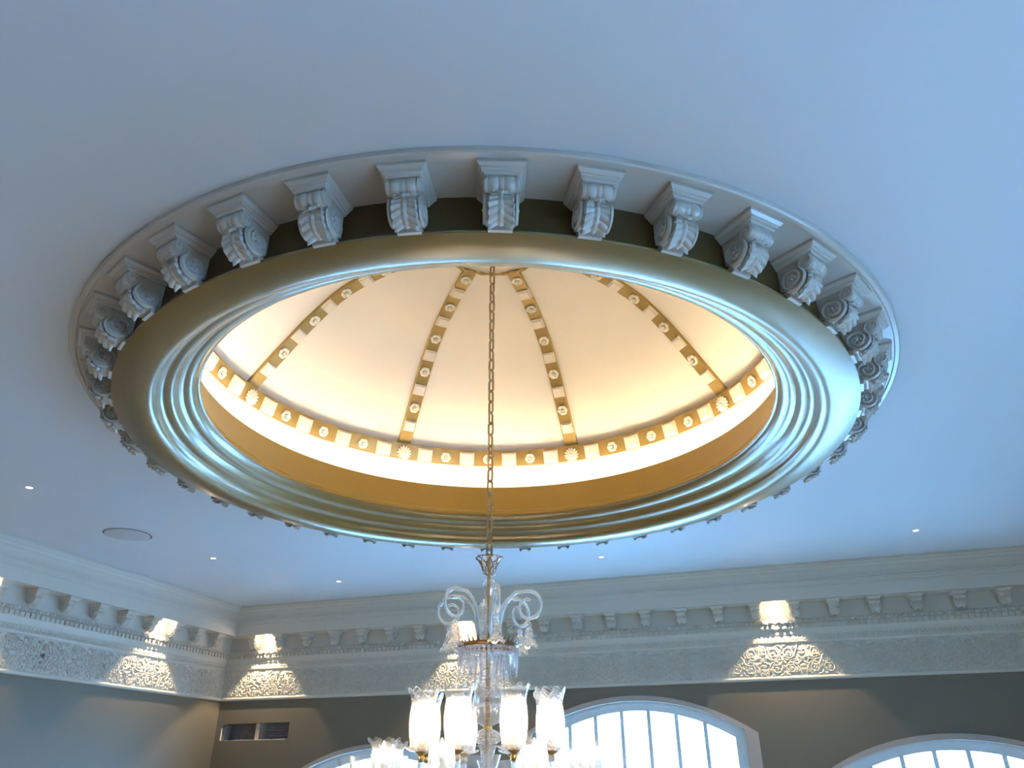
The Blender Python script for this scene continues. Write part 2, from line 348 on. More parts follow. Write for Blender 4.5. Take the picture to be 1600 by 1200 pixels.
# ------------------------------------------------------------------ shared ornament meshes
def volute(c, r0, turns, a_start, direction, n=14, r_end=.25):
    out = []
    N2 = int(n*turns)
    for i in range(N2+1):
        t = i/N2; a = a_start+direction*2*pi*turns*t; r = r0*(1-(1-r_end)*t); out.append((c[0]+r*cos(a), c[1]+r*sin(a)))
    return out
cs, cl, rs_, rl = (.077, -.037), (.034, -.066), .017, .033
def corbel_meshes():
    hb = .0345
    cap = MB(); W = .0512; D = .114
    layers = [(0.0, W, D), (-.0065, W, D), (-.0125, W-.006, D-.007), (-.0135, W-.0085, D-.010), (-.0175, W-.010, D-.012), (-.019, W-.0135, D-.017), (-.0235, W-.0155, D-.019)]
    for (z0, w0, d0), (z1, w1, d1) in zip(layers[:-1], layers[1:]): cap.frustum((-w1, w1, 0, d1), (-w0, w0, 0, d0), z1, z0)
    prof = [(0, -.022), (.092, -.022)]
    prof += [(cs[0]+rs_*cos(a), cs[1]+rs_*sin(a)) for a in [radians(x) for x in (45, 20, -10, -40, -70, -100, -130)]]
    prof += [(.0655, -.058), (.0665, -.066)]
    prof += [(cl[0]+rl*cos(a), cl[1]+rl*sin(a)) for a in [radians(x) for x in (-12, -30, -50, -70, -90, -110, -130, -150)]]
    prof += [(0, -.082)]
    body = MB().extrude_poly(prof, lambda a, b, w_: (w_, a, b), -hb+.004, hb-.004)
    # raised scroll bands on both cheeks
    sp = list(reversed(volute(cs, .0165, 1.4, radians(100), -1, 14, .2)))      # centre -> top of small volute
    s2 = spline([sp[-1], (.066, -.026), (.058, -.042), (.0665, -.062), (.064, -.078)], 4)[1:]
    s3 = volute(cl, .032, 1.75, radians(-22), -1, 16, .22)
    path = sp+s2+s3
    sides = {}
    for sg in (-1, 1):
        side = sides[sg] = MB()
        side.tube([(sg*hb*.985, a, b) for a, b in path], .0031, 5)
        side.tube([(sg*hb*.90, a, b) for a, b in path[:]], .0046, 4)
        for k in range(5):
            a = 2*pi*k/5; side.ball((sg*hb*.93, cl[0]+.0095*cos(a), cl[1]+.0095*sin(a)), .0058, 6, 4)
        side.ball((sg*hb*.98, cl[0], cl[1]), .006, 6, 4)
    # front small roll: swelling bolster with a tied centre
    bol = [(-hb, 0), (-hb, .0172)]
    for i in range(25):
        t = -hb+2*hb*i/24; u = abs(t)/hb
        r = .0168+.0032*sin(pi*min(1, max(0, (u-.14)/.66)))-(.0022 if .1 < u < .16 or .80 < u < .87 else 0)+(.0015 if u <= .1 else 0)
        bol.append((t, r))
    bol += [(hb, .0172), (hb, 0)]
    roll = MB().lathe([(r, t) for t, r in bol], 18); roll.xf(Matrix(((0, 0, 1, 0), (1, 0, 0, cs[0]), (0, 1, 0, cs[1]), (0, 0, 0, 1))))
    # acanthus leaf down the front
    fp = spline([(.083, -.051), (.0735, -.0555), (.0705, -.064), (.0712, -.074), (.066, -.086), (.055, -.0955), (.042, -.1005), (.03, -.1015)], 8)
    leaf = MB(); nu = len(fp); nv = 20; vs = []
    for i, (y, z) in enumerate(fp):
        u = i/(nu-1); a, b = fp[max(i-1, 0)], fp[min(i+1, nu-1)]; t = Vector((b[0]-a[0], b[1]-a[1])).normalized(); nrm = Vector((-t.y, t.x))
        for j in range(nv+1):
            v = 2*j/nv-1; av = abs(v)
            ph = (u*6.4-av*.8) % 1.0
            lobe = sin(pi*ph)**.7
            width = (.020+.0085*min(1, u*2.2))*(1 if av < .75 else 1-.16*(1-lobe)*(av-.75)/.25)
            d = .0015+.006*lobe*(av**.6)*(1 if av < .85 else 1.25)+.0032*math.exp(-(v/.10)**2)-.0015*math.exp(-((av-.25)/.1)**2)+.0045*math.exp(-((u-.88)/.1)**2)*math.exp(-((av-.72)/.22)**2)*(1+.5*cos(26*u))
            d += .0125*math.exp(-((u-.06)/.07)**2)*math.exp(-(v/.5)**2) + .0035*math.exp(-((u-.93)/.09)**2)*av
            d *= (1-.9*max(0, av-.9)/.1)
            vs.append((v*width, y+nrm.x*d, z+nrm.y*d))
    leaf.add(vs, [(i*(nv+1)+j, i*(nv+1)+j+1, (i+1)*(nv+1)+j+1, (i+1)*(nv+1)+j) for i in range(nu-1) for j in range(nv)])
    foot = MB().frustum((-.0255, .0255, 0, .017), (-.027, .027, 0, .020), -.1035, -.088)
    return dict(cap=cap, side_scroll=sides[-1], side_scroll2=sides[1], body=body, roll=roll, acanthus_leaf=leaf, foot=foot)
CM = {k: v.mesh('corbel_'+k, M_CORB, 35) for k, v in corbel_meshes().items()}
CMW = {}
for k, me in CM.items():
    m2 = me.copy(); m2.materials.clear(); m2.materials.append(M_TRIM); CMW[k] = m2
def petals(r, n, layers, rc, h):
    mb = MB()
    for L in range(layers):
        rr = r*(1-.38*L); hh_ = h*(.45+.5*L)
        for k in range(n):
            a = 2*pi*(k+.5*L)/n; wd = pi*rr*.62/n*1.15*(1.3 if n < 8 else 1)
            q = MB().ball((0, 0, 0), 1, 8, 4, (rr*.36, wd, h*.34)); mb.merge(q, Matrix.Translation((rr*.62*cos(a), rr*.62*sin(a), hh_*.5))@Matrix.Rotation(a, 4, 'Z')@Matrix.Rotation(radians(-14), 4, 'Y'))
    mb.ball((0, 0, h*.55), rc, 8, 5)
    return mb
ME_ROS = petals(.0265, 6, 1, .0075, .017).mesh('rosette', M_ROS, 50)
ME_ROSB = petals(.038, 14, 2, .009, .018).mesh('large_rosette', M_ROS, 50)
def panel_mesh(w_, h_, t):
    mb = MB(); a, b = w_/2, h_/2
    mb.frustum((-a, a, -b, b), (-a, a, -b, b), 0, t*.45); mb.frustum((-a+.002, a-.002, -b+.002, b-.002), (-a+.004, a-.004, -b+.004, b-.004), t*.45, t*.72)
    mb.frustum((-a+.0085, a-.0085, -b+.0085, b-.0085), (-a+.0095, a-.0095, -b+.0095, b-.0095), t*.72, t); return mb
ME_PAN = panel_mesh(.066, .066, .028).mesh('raised_panel', M_PANEL, 0)
ME_PANB = panel_mesh(.072, .063, .021).mesh('raised_panel', M_PANEL, 0)

# ------------------------------------------------------------------ hanging gold ring with corbels
RING_C = (0, 0, 1.0)
ring = empty('ceiling_ring', V(*RING_C), label='huge round gold ceiling ring hanging below the ceiling, carved white corbels around it', category='ceiling ring')
def rprof(P, name, m_, n=192, parent=ring, closed=False, org=RING_C, **k): 
    mb = MB().lathe([(r, z-org[2]) for r, z in P], n, closed=closed); return link(name, mb.mesh(name, m_, 35), parent, **k)
rprof([(1.197, 1.115), (1.197, 1.104), (1.318, 1.104), (1.320, 1.100), (1.330, 1.100), (1.334, 1.103), (1.334, 1.1145), (1.197, 1.1145)], 'flange', M_CORB, label='flat white outer collar against the ceiling')
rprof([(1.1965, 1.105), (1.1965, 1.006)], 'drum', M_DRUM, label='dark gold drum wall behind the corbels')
P = [(1.1965, 1.008), (1.204, 1.008), (1.2065, 1.004), (1.205, .9995)]
P += spline([(1.200, .9985), (1.17, .9935), (1.14, .992), (1.115, .9945), (1.098, 1.001), (1.088, 1.011)], 5)
rprof(P, 'outer_moulding', M_GOLD, label='broad smooth gold outer band')
P = spline([(1.088, 1.011), (1.081, 1.023), (1.071, 1.031), (1.057, 1.0345), (1.045, 1.039), (1.036, 1.048), (1.029, 1.0575)], 5)
rprof(P, 'middle_moulding', M_GOLD)
P = spline([(1.029, 1.0575), (1.019, 1.064), (1.007, 1.067), (.995, 1.072), (.986, 1.081), (.980, 1.090)], 5)+[(.976, 1.091), (.973, 1.094), (.974, 1.098), (.979, 1.101)]
rprof(P, 'inner_moulding', M_GOLD)
rprof([(.979, 1.101), (.981, 1.108), (.985, 1.112), (.984, 1.120), (.988, 1.123), (.990, 1.127), (1.037, 1.250), (1.041, 1.258), (1.046, 1.259), (1.047, 1.255)], 'inner_wall', M_GOLDI, label='plain gold inner wall rising to the light cove')
rprof([(1.047, 1.255), (1.050, 1.215), (1.135, 1.215), (1.142, 1.225), (1.142, 1.388), (1.1095, 1.3885)], 'cove', M_COVE, label='white trough behind the gold wall holding the lights')
NC = 40
for k in range(NC):
    az = radians(-69.5+9*k)
    M = Matrix.Rotation(az-pi/2, 4, 'Z')@Matrix.Translation((0, 1.1965*S, .1035*S))
    e = bpy.data.objects.new('corbel', None); COL.objects.link(e); e.parent = ring; e.matrix_local = M; e.empty_display_size = .05
    for kk, me in CM.items():
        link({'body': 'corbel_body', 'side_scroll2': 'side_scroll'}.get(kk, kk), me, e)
# LED strip
st = link('light_strip', MB().lathe([(1.058, .0), (1.058, .008), (1.074, .012), (1.074, 0)], 192, closed=True).mesh('light_strip', M_LED, 30), None, loc=V(0, 0, 1.219), label='glowing warm light strip lying in the cove behind the gold ring wall', category='light strip')

# ------------------------------------------------------------------ dome
DO = (0, 0, 1.467)
dome = empty('dome', V(*DO), label='cream plaster dome with eight bronze ribs inside the gold ring', category='dome')
SHELL = [(1.125, 1.462), (1.095, 1.500), (.975, 1.626), (.838, 1.762), (.69, 1.873), (.50, 1.940), (.293, 1.968), (.12, 1.985), (.0, 1.987)]
sh = spline(SHELL, 8)
rprof([(1.142, 1.40), (1.142, 1.462)]+sh, 'dome_shell', M_DOME, 128, dome, org=DO)
bandP = [(1.110, 1.3885), (1.108, 1.391), (1.084, 1.466), (1.083, 1.470), (1.128, 1.470)]
rprof(bandP, 'base_band', M_RIB, 192, dome, org=DO, label='bronze base band under the ribs')
rprof([(1.1065, 1.3905), (1.1045, 1.3935), (1.1065, 1.397)], 'base_band_edge', M_PANEL, 192, dome, org=DO, label='thin cream bead along the band')
BPH = 42.9; tilt = math.atan2(1.108-1.084, 1.466-1.391)
cr, cz = 1.0955, 1.4285
for k in range(64):
    az = radians(BPH+5.625*k); rad = Vector((cos(az), sin(az), 0)); tan = Vector((-sin(az), cos(az), 0))
    T = (Vector((0, 0, 1))*cos(tilt)-rad*sin(tilt)); Nn = tan.cross(T).normalized()
    if Nn.dot(rad) > 0: Nn = -Nn
    X = T.cross(Nn); R3 = Matrix((X, T, Nn)).transposed()
    pos = rad*cr+Vector((0, 0, cz-DO[2]))+Nn*.0005
    if k % 8 == 0: nm, me = 'large_rosette', ME_ROSB
    elif k % 2 == 0: nm, me = 'rosette', ME_ROS
    else: nm, me = 'raised_panel', ME_PANB
    if k % 8 == 0: pos -= Vector((0, 0, .004)); 
    link(nm, me, dome, M=LM(*pos, R3))
# ribs
arc = [0.0]
for a, b in zip(sh[:-1], sh[1:]): arc.append(arc[-1]+math.hypot(b[0]-a[0], b[1]-a[1]))
def at_arc(s_):
    for i in range(len(arc)-1):
        if arc[i+1] >= s_:
            t = (s_-arc[i])/(arc[i+1]-arc[i]); a, b = sh[i], sh[i+1]; d = Vector((b[0]-a[0], b[1]-a[1])).normalized()
            return (a[0]+(b[0]-a[0])*t, a[1]+(b[1]-a[1])*t), d
def arc_of_r(r):
    for i in range(len(sh)-1):
        if sh[i+1][0] <= r <= sh[i][0]: return arc[i]+(arc[i+1]-arc[i])*(sh[i][0]-r)/(sh[i][0]-sh[i+1][0])
s_end = arc_of_r(.245); s_start = arc_of_r(1.115)
def rib_mesh():
    mb = MB(); n = 40; vs = []; hw = .031
    for i in range(n+1):
        (r, z), d = at_arc(s_start+(s_end-s_start)*i/n); nr = Vector((-d.y, d.x))   # inward/down normal
        if nr.x > 0: nr = -nr
        if nr.y > 0 and nr.x > -.01: nr = -nr
        wv = hw*(1.04-.1*i/n)
        for (w_, h_) in ((-wv, -.002), (-wv, .013), (-wv+.003, .0155), (wv-.003, .0155), (wv, .013), (wv, -.002)):
            vs.append((r+nr.x*h_, w_, z+nr.y*h_-DO[2]))
    fs = [(i*6+j, i*6+j+1, (i+1)*6+j+1, (i+1)*6+j) for i in range(n) for j in range(5)]+[(0, 1, 2, 3, 4, 5), tuple(n*6+j for j in range(6))]
    return mb.add(vs, fs).mesh('rib', M_RIB, 35)
RM = rib_mesh(); SR = [arc_of_r(r) for r in (.975, .838, .69, .497, .300)]
for k in range(8):
    e = link('rib', RM, dome, M=Matrix.Rotation(radians(BPH+45*k), 4, 'Z'))
    for i, s0 in enumerate(SR):
        for (nm, me, s1) in (('rosette', ME_ROS, s0), ('raised_panel', ME_PAN, s0-.0975)):
            (r, z), d = at_arc(s1); nr = Vector((-d.y, d.x))
            if nr.y > 0: nr = -nr
            T = Vector((d.x, 0, d.y)); Nn = Vector((nr.x, 0, nr.y)); X = T.cross(Nn); R3 = Matrix((X, T, Nn)).transposed()
            sc = 1.0 if nm == 'rosette' else .90
            h_ = .0155 if nm == 'rosette' else .0035
            link(nm, me, e, M=LM(r+nr.x*h_, nr.x*0, z+nr.y*h_-DO[2], R3, sc))
# rope ring and medallion at the crown
mb = MB(); n = 240
mb.tube([(.245*cos(2*pi*i/n), .245*sin(2*pi*i/n), 1.962-DO[2]) for i in range(n+1)], .0062, 8, twist=.42, lobe=.28, nl=2)
link('rope_ring', mb.mesh('rope_ring', M_RIB, 60), dome, label='thin twisted bronze rope ring')
rprof([(.09, 1.984), (.085, 1.970), (.06, 1.962), (.04, 1.958), (.0, 1.955)], 'medallion', M_ROS, 48, dome, org=DO)

# ------------------------------------------------------------------ cornices
ORN_P = [(0, .490), (.004, .4905), (.013, .495), (.0165, .501), (.0155, .507), (.010, .511), (.008, .515), (.008, .692), (.014, .694), (.017, .698), (.018, .701), (.018, .738), (.022, .741),
         (.023, .749), (.026, .760), (.032, .768), (.034, .772), (.034, .800), (.040, .801), (.0475, .806), (.0525, .813), (.054, .820), (.047, .822), (.045, .824), (.045, .918),
         (.148, .918), (.150, .915), (.157, .915), (.158, .920), (.166, .984), (.172, .986), (.173, .994), (.177, .997), (.178, 1.010), (.1815, 1.0115), (.1815, 1.016), (.1795, 1.0175), (.1795, 1.023), (.183, 1.0245), (.182, 1.04), (.184, 1.055), (.189, 1.067), (.1925, 1.0685), (.1925, 1.073), (.195, 1.0745), (.200, 1.084), (.2035, 1.088), (.2035, 1.0925), (.2055, 1.0935), (.210, 1.102), (.210, 1.115)]
def wall_frame(kind):
    # origin at wall's left-hand inner corner (seen from inside), +x along, +y into the room
    if kind == 'back': return Vector((-XW, YB, 0)), Vector((1, 0, 0)), Vector((0, -1, 0)), 2*XW
    if kind == 'left': return Vector((-XW, YF, 0)), Vector((0, 1, 0)), Vector((1, 0, 0)), YB-YF
    if kind == 'right': return Vector((XW, YB, 0)), Vector((0, -1, 0)), Vector((-1, 0, 0)), YB-YF
    return Vector((XW, YF, 0)), Vector((-1, 0, 0)), Vector((0, 1, 0)), 2*XW
def dent(mb, fr, x, w_, q0, q1, z0, z1):
    O, A, B, L = fr; vs = [tuple(O+A*(x+dx)+B*q+Vector((0, 0, z))) for z in (z0, z1) for q in (q0, q1) for dx in (-w_/2, w_/2)]
    mb.add(vs, [(0, 2, 3, 1), (4, 5, 7, 6), (0, 1, 5, 4), (2, 6, 7, 3), (0, 4, 6, 2), (1, 3, 7, 5)])
def frieze_tile():
    """mirror-symmetric scrollwork, x in [-.2211,.2211], z in [-.088,.088], relief along +y"""
    mb = MB()
    def stem(p, r=.0042):
        n = len(p); mb.tube([(x, .003, z) for x, z in p], [r*(1-.45*i/n) for i in range(n)], 5)
    def leafb(x, z, a, L, w_):
        q = MB().ball((0, 0, 0), 1, 6, 4, (L, .0065, w_)); mb.merge(q, Matrix.Translation((x, .002, z))@Matrix.Rotation(-a, 4, 'Y'))
    def spir(cx, cz, r, a0, dr, turns, tail):
        p = volute((cx, cz), r, turns, a0, dr, 14, .16); stem(tail+p if tail else p)
        for k in range(4):
            a = a0+dr*2*pi*(.12+.2*k); leafb(cx+r*.62*cos(a), cz+r*.62*sin(a), a+dr*1.1, r*.27, r*.11)
        mb.ball((cx, .003, cz), r*.22, 7, 4, (1, .5, 1))
        for k in range(5):
            a = a0+dr*2*pi*(.04+.19*k); leafb(cx+r*1.12*cos(a), cz+r*1.12*sin(a), a+dr*.5, r*.2, r*.08)
    for sg in (-1, 1):
        n0 = len(mb.v)
        # upper U scroll: runs from the top centre flower down and round to a volute
        spir(.060, .036, .040, radians(200), 1, 1.75, [(.012, .082), (.016, .066), (.019, .046)])
        spir(.150, .040, .036, radians(-20), -1, 1.75, [(.206, .080), (.200, .062), (.191, .044)])
        # lower arches
        spir(.073, -.046, .040, radians(165), -1, 1.8, [(.020, -.084), (.024, -.066), (.030, -.050)])
        spir(.158, -.046, .036, radians(20), 1, 1.8, [(.208, -.082), (.204, -.064), (.197, -.048)])
        stem(spline([(.030, .006), (.075, -.006), (.112, .004), (.15, -.004), (.195, .006)], 4), .0026)
        for (x, z, a, L, w_) in ((.112, .002, 1.57, .020, .008), (.104, .018, 2.2, .014, .006), (.122, .018, .9, .014, .006), (.104, -.018, -2.2, .014, .006), (.122, -.016, -.9, .014, .006),
                                 (.115, .066, 1.57, .014, .007), (.100, .078, 2.8, .014, .005), (.128, .078, .3, .014, .005), (.116, -.072, 1.57, .012, .006), (.098, -.082, .3, .012, .004), (.134, -.082, -.3, .012, .004),
                                 (.018, .016, .8, .016, .007), (.020, -.018, -.7, .016, .007), (.016, .030, 1.9, .012, .005), (.204, .014, 2.2, .014, .006), (.205, -.018, -2.3, .014, .006)):
            leafb(x, z, a, L, w_)
        for k in range(26):
            x = random.uniform(.008, .214); z = random.uniform(-.084, .084); leafb(x, z, random.uniform(0, 6.28), random.uniform(.003, .007), random.uniform(.0016, .003))
        if sg == -1:
            mb.v[n0:] = [(-x, y, z) for x, y, z in mb.v[n0:]]
    for x0 in (0, -.2211, .2211):
        for z0, up in ((.026, 1), (.045, 1), (-.026, -1), (-.048, -1)):
            for a in (-.95, -.45, 0, .45, .95):
                if (x0 < -.1 and a < 0) or (x0 > .1 and a > 0): continue
                sgn = 1 if x0 > .1 else -1 if x0 < -.1 else 1
                leafb(x0+.012*sin(a), z0+up*.010*cos(a), pi/2*up-a*up, .012, .0038)
    for sg in (-1, 1):
        for (x, z) in ((.185, -.004), (.030, .058), (.034, -.060), (.180, .066), (.188, -.066), (.106, .040), (.114, -.040)):
            for a in range(5): leafb(sg*x+.006*cos(a*1.256), z+.006*sin(a*1.256), a*1.256, .0055, .0026)
    for (x0, z0, s_) in ((0, .070, 1), (0, -.074, 1), (0, 0, .95), (.2211, 0, .9), (-.2211, 0, .9)):
        for k in range(6):
            a = 2*pi*k/6; leafb(x0+.010*s_*cos(a), z0+.010*s_*sin(a), a, .009*s_, .0042*s_)
        mb.ball((x0, .004, z0), .0042*s_, 6, 4, (1, .8, 1))
    return mb
FT = frieze_tile().mesh('frieze_scrollwork', M_FRZ, 60)
PITCH = .2211
def cornice(idx, kind, full, phase, pitch, lits):
    fr = wall_frame(kind); O, A, B, L = fr
    org = O+A*(L/2); root = empty('trim_%d' % idx, V(org.x, org.y, ZC), kind='structure')
    o3 = (org.x, org.y, ZC)
    def b(mb, name, m_, sm=30, **k): return build(mb, name, m_, root, sm, o3, **k)
    def seg(P, name, m_):
        mb = MB(); n = len(P); vs = [tuple(O+A*q+B*q+Vector((0, 0, z))) for q, z in P]+[tuple(O+A*(L-q)+B*q+Vector((0, 0, z))) for q, z in P]
        mb.add(vs, [(i, i+1, n+i+1, n+i) for i in range(n-1)]); b(mb, name, m_, 25)
    seg(ORN_P[:7], 'picture_bead', M_TRIM); seg(ORN_P[6:8], 'frieze', M_FRZ); seg(ORN_P[7:13], 'leaf_band', M_TRIM); seg(ORN_P[12:18], 'lower_cyma', M_TRIM)
    seg(ORN_P[17:24], 'egg_band', M_TRIM); seg(ORN_P[23:26], 'bay_back', M_TRIM); seg(ORN_P[25:31], 'corona', M_TRIM); seg(ORN_P[30:], 'crown_moulding', M_TRIM)
    if not full: return
    x = .06; mb = MB()
    while x < L-.05: dent(mb, fr, x, .0205, .033, .0445, .7755, .7985); x += .0331
    b(mb, 'dentils', M_TRIM, 0, kind='stuff')
    mb = MB(); x = .07
    while x < L-.06:    # eggs with darts between them
        c = O+A*x+B*.0505+Vector((0, 0, .8115)); q = MB().ball((0, 0, 0), 1, 8, 5, (.0125, .0125, .0115)); q.v = [tuple(c+Vector(p)) for p in q.v]; mb.add(q.v, q.f)
        for dx, ww in ((-.0165, .0035), (.0165, .0035), (.023, .003)): dent(mb, fr, x+dx, ww, .043, .0575, .8015, .8215)
        x += .046
    b(mb, 'egg_and_dart', M_TRIM, 60, kind='stuff')
    mb = MB(); x = .05; k = 0
    while x < L-.04:
        c = O+A*x+B*.018+Vector((0, 0, .7195))
        for dx, dz, rx_, rz_ in ((0, .003, .0062, .013), (-.0085, -.004, .0032, .010), (.0085, -.004, .0032, .010), (0, -.0135, .0055, .0035)):
            cc = c+A*dx+Vector((0, 0, dz)); q = MB().ball((0, 0, 0), 1, 6, 4, (rx_ if kind in ('back', 'front') else .0038, .0038 if kind in ('back', 'front') else rx_, rz_)); mb.add([tuple(cc+Vector(p)) for p in q.v], q.f)
        x += .0255
    b(mb, 'leaf_tongues', M_TRIM, 60, kind='stuff')
    rot = Matrix((A, B, Vector((0, 0, 1)))).transposed()
    # frieze scrollwork panels
    x = phase-PITCH/2
    while x-2*PITCH > 0: x -= 2*PITCH
    while x < L-.02:
        if x > .02:
            p = O+A*x+B*.0075+Vector((0, 0, .603))-Vector(o3); link('scroll_panel', FT, root, M=LM(*p, rot))
        x += 2*PITCH
    # brackets between the bays
    x = phase+pitch/2
    while x-pitch > .12: x -= pitch
    while x < L-.12:
        p = O+A*x+B*.045+Vector((0, 0, .9165))-Vector(o3)
        e = bpy.data.objects.new('bracket', None); COL.objects.link(e); e.parent = root; e.matrix_local = LM(*p, rot, .78); e.empty_display_size = .05
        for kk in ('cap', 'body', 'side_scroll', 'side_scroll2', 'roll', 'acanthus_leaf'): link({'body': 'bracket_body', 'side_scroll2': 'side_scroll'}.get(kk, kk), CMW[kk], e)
        x += pitch
    for x, lab in lits:
        p = O+A*x+B*.112
        t = empty('bay_spotlight', V(p.x, p.y, .9165), rotz=math.atan2(A.y, A.x), label=lab, category='spotlight', group='spotlights in the cornice bays')
        mb = MB().lathe([(.016, 0), (.016, -.004), (.0215, -.0045), (.0225, -.001), (.0225, 0)], 24); link('trim_ring', mb.mesh('trim_ring', M_TRIM, 40), t)
        mb = MB().lathe([(.0, -.0022), (.0155, -.0022), (.0155, -.001)], 24); link('lens', mb.mesh('lens', M_BLAMP, 40), t)
        l = bpy.data.lights.new('bay_spot', 'SPOT'); l.energy = BAY_W; l.color = (1.0, .80, .52); l.spot_size = radians(88); l.spot_blend = .25; l.shadow_soft_size = .012
        lo = bpy.data.objects.new('bay_spot', l); COL.objects.link(lo); lo.parent = t; lo.location = (0, 0, -.008*S)
        l2 = bpy.data.lights.new('bay_glow', 'POINT'); l2.energy = BAY_W*.02; l2.color = (1.0, .84, .62); l2.shadow_soft_size = .02
        lo = bpy.data.objects.new('bay_glow', l2); COL.objects.link(lo); lo.parent = t; lo.location = (0, 0, -.02*S)
BAY_W = 190.0
cornice(1, 'back', True, .174+.21, .2211, [(.384, 'recessed spotlight blazing in the back wall bay nearest the room corner'), (.384+7*.2211, 'recessed spotlight in the back wall bay partly behind the chandelier'),
        (.384+16*.2211, 'recessed spotlight in the white-hot bay between the two right-hand windows'), (.384+24*.2211, 'recessed spotlight in the back wall bay beyond the right window')])
Yc = lambda y: (2.42+y)-YF       # left wall runs from the front corner; positions measured from the crown corner
cornice(2, 'left', True, Yc(-.604), .2185, [(Yc(-.604), 'recessed spotlight in the left wall bay nearest the corner'), (Yc(-.604)-6*.2185, 'recessed spotlight in the left wall bay at the left picture edge')])
cornice(3, 'right', False, 0, .2211, []); cornice(4, 'front', False, 0, .2211, [])

# ------------------------------------------------------------------ ceiling fittings
DL = [(-2.111, -.03, 'small recessed downlight above the left wall, left of the gold ring'), (-2.12, 1.21, 'small recessed downlight beside the round ceiling speaker, toward the corner'),
      (-1.73, 1.95, 'small recessed downlight nearest the back left corner of the ceiling'), (0, 1.91, 'small recessed downlight straight behind the chandelier top, to its right'),
      (1.65, 1.92, 'small recessed downlight over the right-hand back window'), (2.12, 1.21, 'small recessed downlight right of the ring toward the right wall'), (2.11, -.03, 'small recessed downlight over the right wall beside the ring')]
DL_FILL = [(-2.11, -1.3, 'at the front left'), (2.11, -1.3, 'at the front right'), (-1.73, -1.95, 'in the front left corner'), (1.73, -1.95, 'in the front right corner'), (0, -1.95, 'over the front of the room')]  # unseen lamps added for warm floor bounce onto corbels and ceiling
DL += [(x, y, 'added warm fill lamp shaped as a ceiling downlight behind the viewpoint, '+d) for x, y, d in DL_FILL]
for x, y, lab in DL:
    t = empty('ceiling_downlight', V(x, y, ZC), label=lab, category='downlight', group='small recessed ceiling downlights')
    link('trim_ring', MB().lathe([(.013, .0), (.014, -.0016), (.020, -.0022), (.0225, -.0006), (.0225, 0)], 28).mesh('trim_ring', M_TRIM, 40), t)
    link('lens', MB().lathe([(0, -.0035), (.008, -.003), (.0135, -.0008)], 20).mesh('lens', M_LAMP, 40), t)
    l = bpy.data.lights.new('downlight', 'SPOT'); l.energy = 430 if y < -1 else 15; l.color = (1, .78, .54); l.spot_size = radians(70); l.spot_blend = .6; l.shadow_soft_size = .03
    lo = bpy.data.objects.new('downlight', l); COL.objects.link(lo); lo.parent = t; lo.location = (0, 0, -.006*S)
t = empty('ceiling_speaker', V(-2.235, .675, ZC), label='round flush grey speaker cover in the ceiling above the left cornice', category='speaker')
link('painted_gap_ring', MB().lathe([(.110, -.0004), (.1135, -.0008), (.1165, -.0004)], 64).mesh('painted_gap_ring', M_BLACK, 40), t, label='black ring painted as the shadow gap around the cover')  # shade of the gap put into a flat black ring, no recess modelled
link('grille', MB().lathe([(0, -.0035), (.108, -.0035), (.110, -.0028), (.110, 0)], 64).mesh('grille', M_GREY, 40), t)

# ------------------------------------------------------------------ chandelier
CH0 = .36
ch = empty('chandelier', V(0, 0, CH0), label='large crystal chandelier with glass scroll arms and etched hurricane shades hanging from a chain', category='chandelier')
def cp(mb, name, m_, sm=50, parent=ch, **k):
    mb = MB().add([(x, y, z-CH0) for x, y, z in mb.v], mb.f); return link(name, mb.mesh(name, m_, sm), parent, **k)
# chain
zt = 1.953; pit = .0432; nlink = int((zt-.640)/pit); pit = (zt-.640)/nlink
def link_mesh():
    w_, hgt, r = .0096, pit/2-.0082, .0040; pts = []
    for i in range(13): a = pi*i/12; pts.append((w_*cos(a), 0, hgt*1.0-.0005+w_*sin(a)*1.1))
    for i in range(13): a = pi+pi*i/12; pts.append((w_*cos(a), 0, -hgt+.0005+w_*sin(a)*1.1))
    pts.append(pts[0]); return MB().tube(pts, r, 6, cap=False).mesh('chain_link', M_CHAIN, 60)
LK = link_mesh(); che = bpy.data.objects.new('chain', None); COL.objects.link(che); che.parent = ch
for i in range(nlink):
    z = .640+pit*(i+.5); link('chain_link', LK, che, M=LM(0, 0, z-CH0, Matrix.Rotation(math.atan2(-2.2752, .8172)+radians(45+90*(i % 2)+random.uniform(-10, 10)), 3, 'Z')))
# stem and hook
cp(MB().lathe([(.0, .648), (.006, .647), (.009, .640), (.0075, .634), (.0085, .628), (.0065, .62), (.006, .50), (.0075, .497), (.006, .49), (.006, .37), (.0075, .30), (.0065, .29), (.007, .27), (.006, .14), (.0085, .136), (.013, .131), (.013, .126), (.007, .12), (.006, -.22), (.0, -.23)], 16), 'stem', M_BRASS)
mb = MB()
for i in range(30): mb.ball((0, 0, .295-.0052*i), .0088, 8, 4, (1, 1, .5))
cp(mb, 'beaded_stem', M_BRASS, kind='stuff')
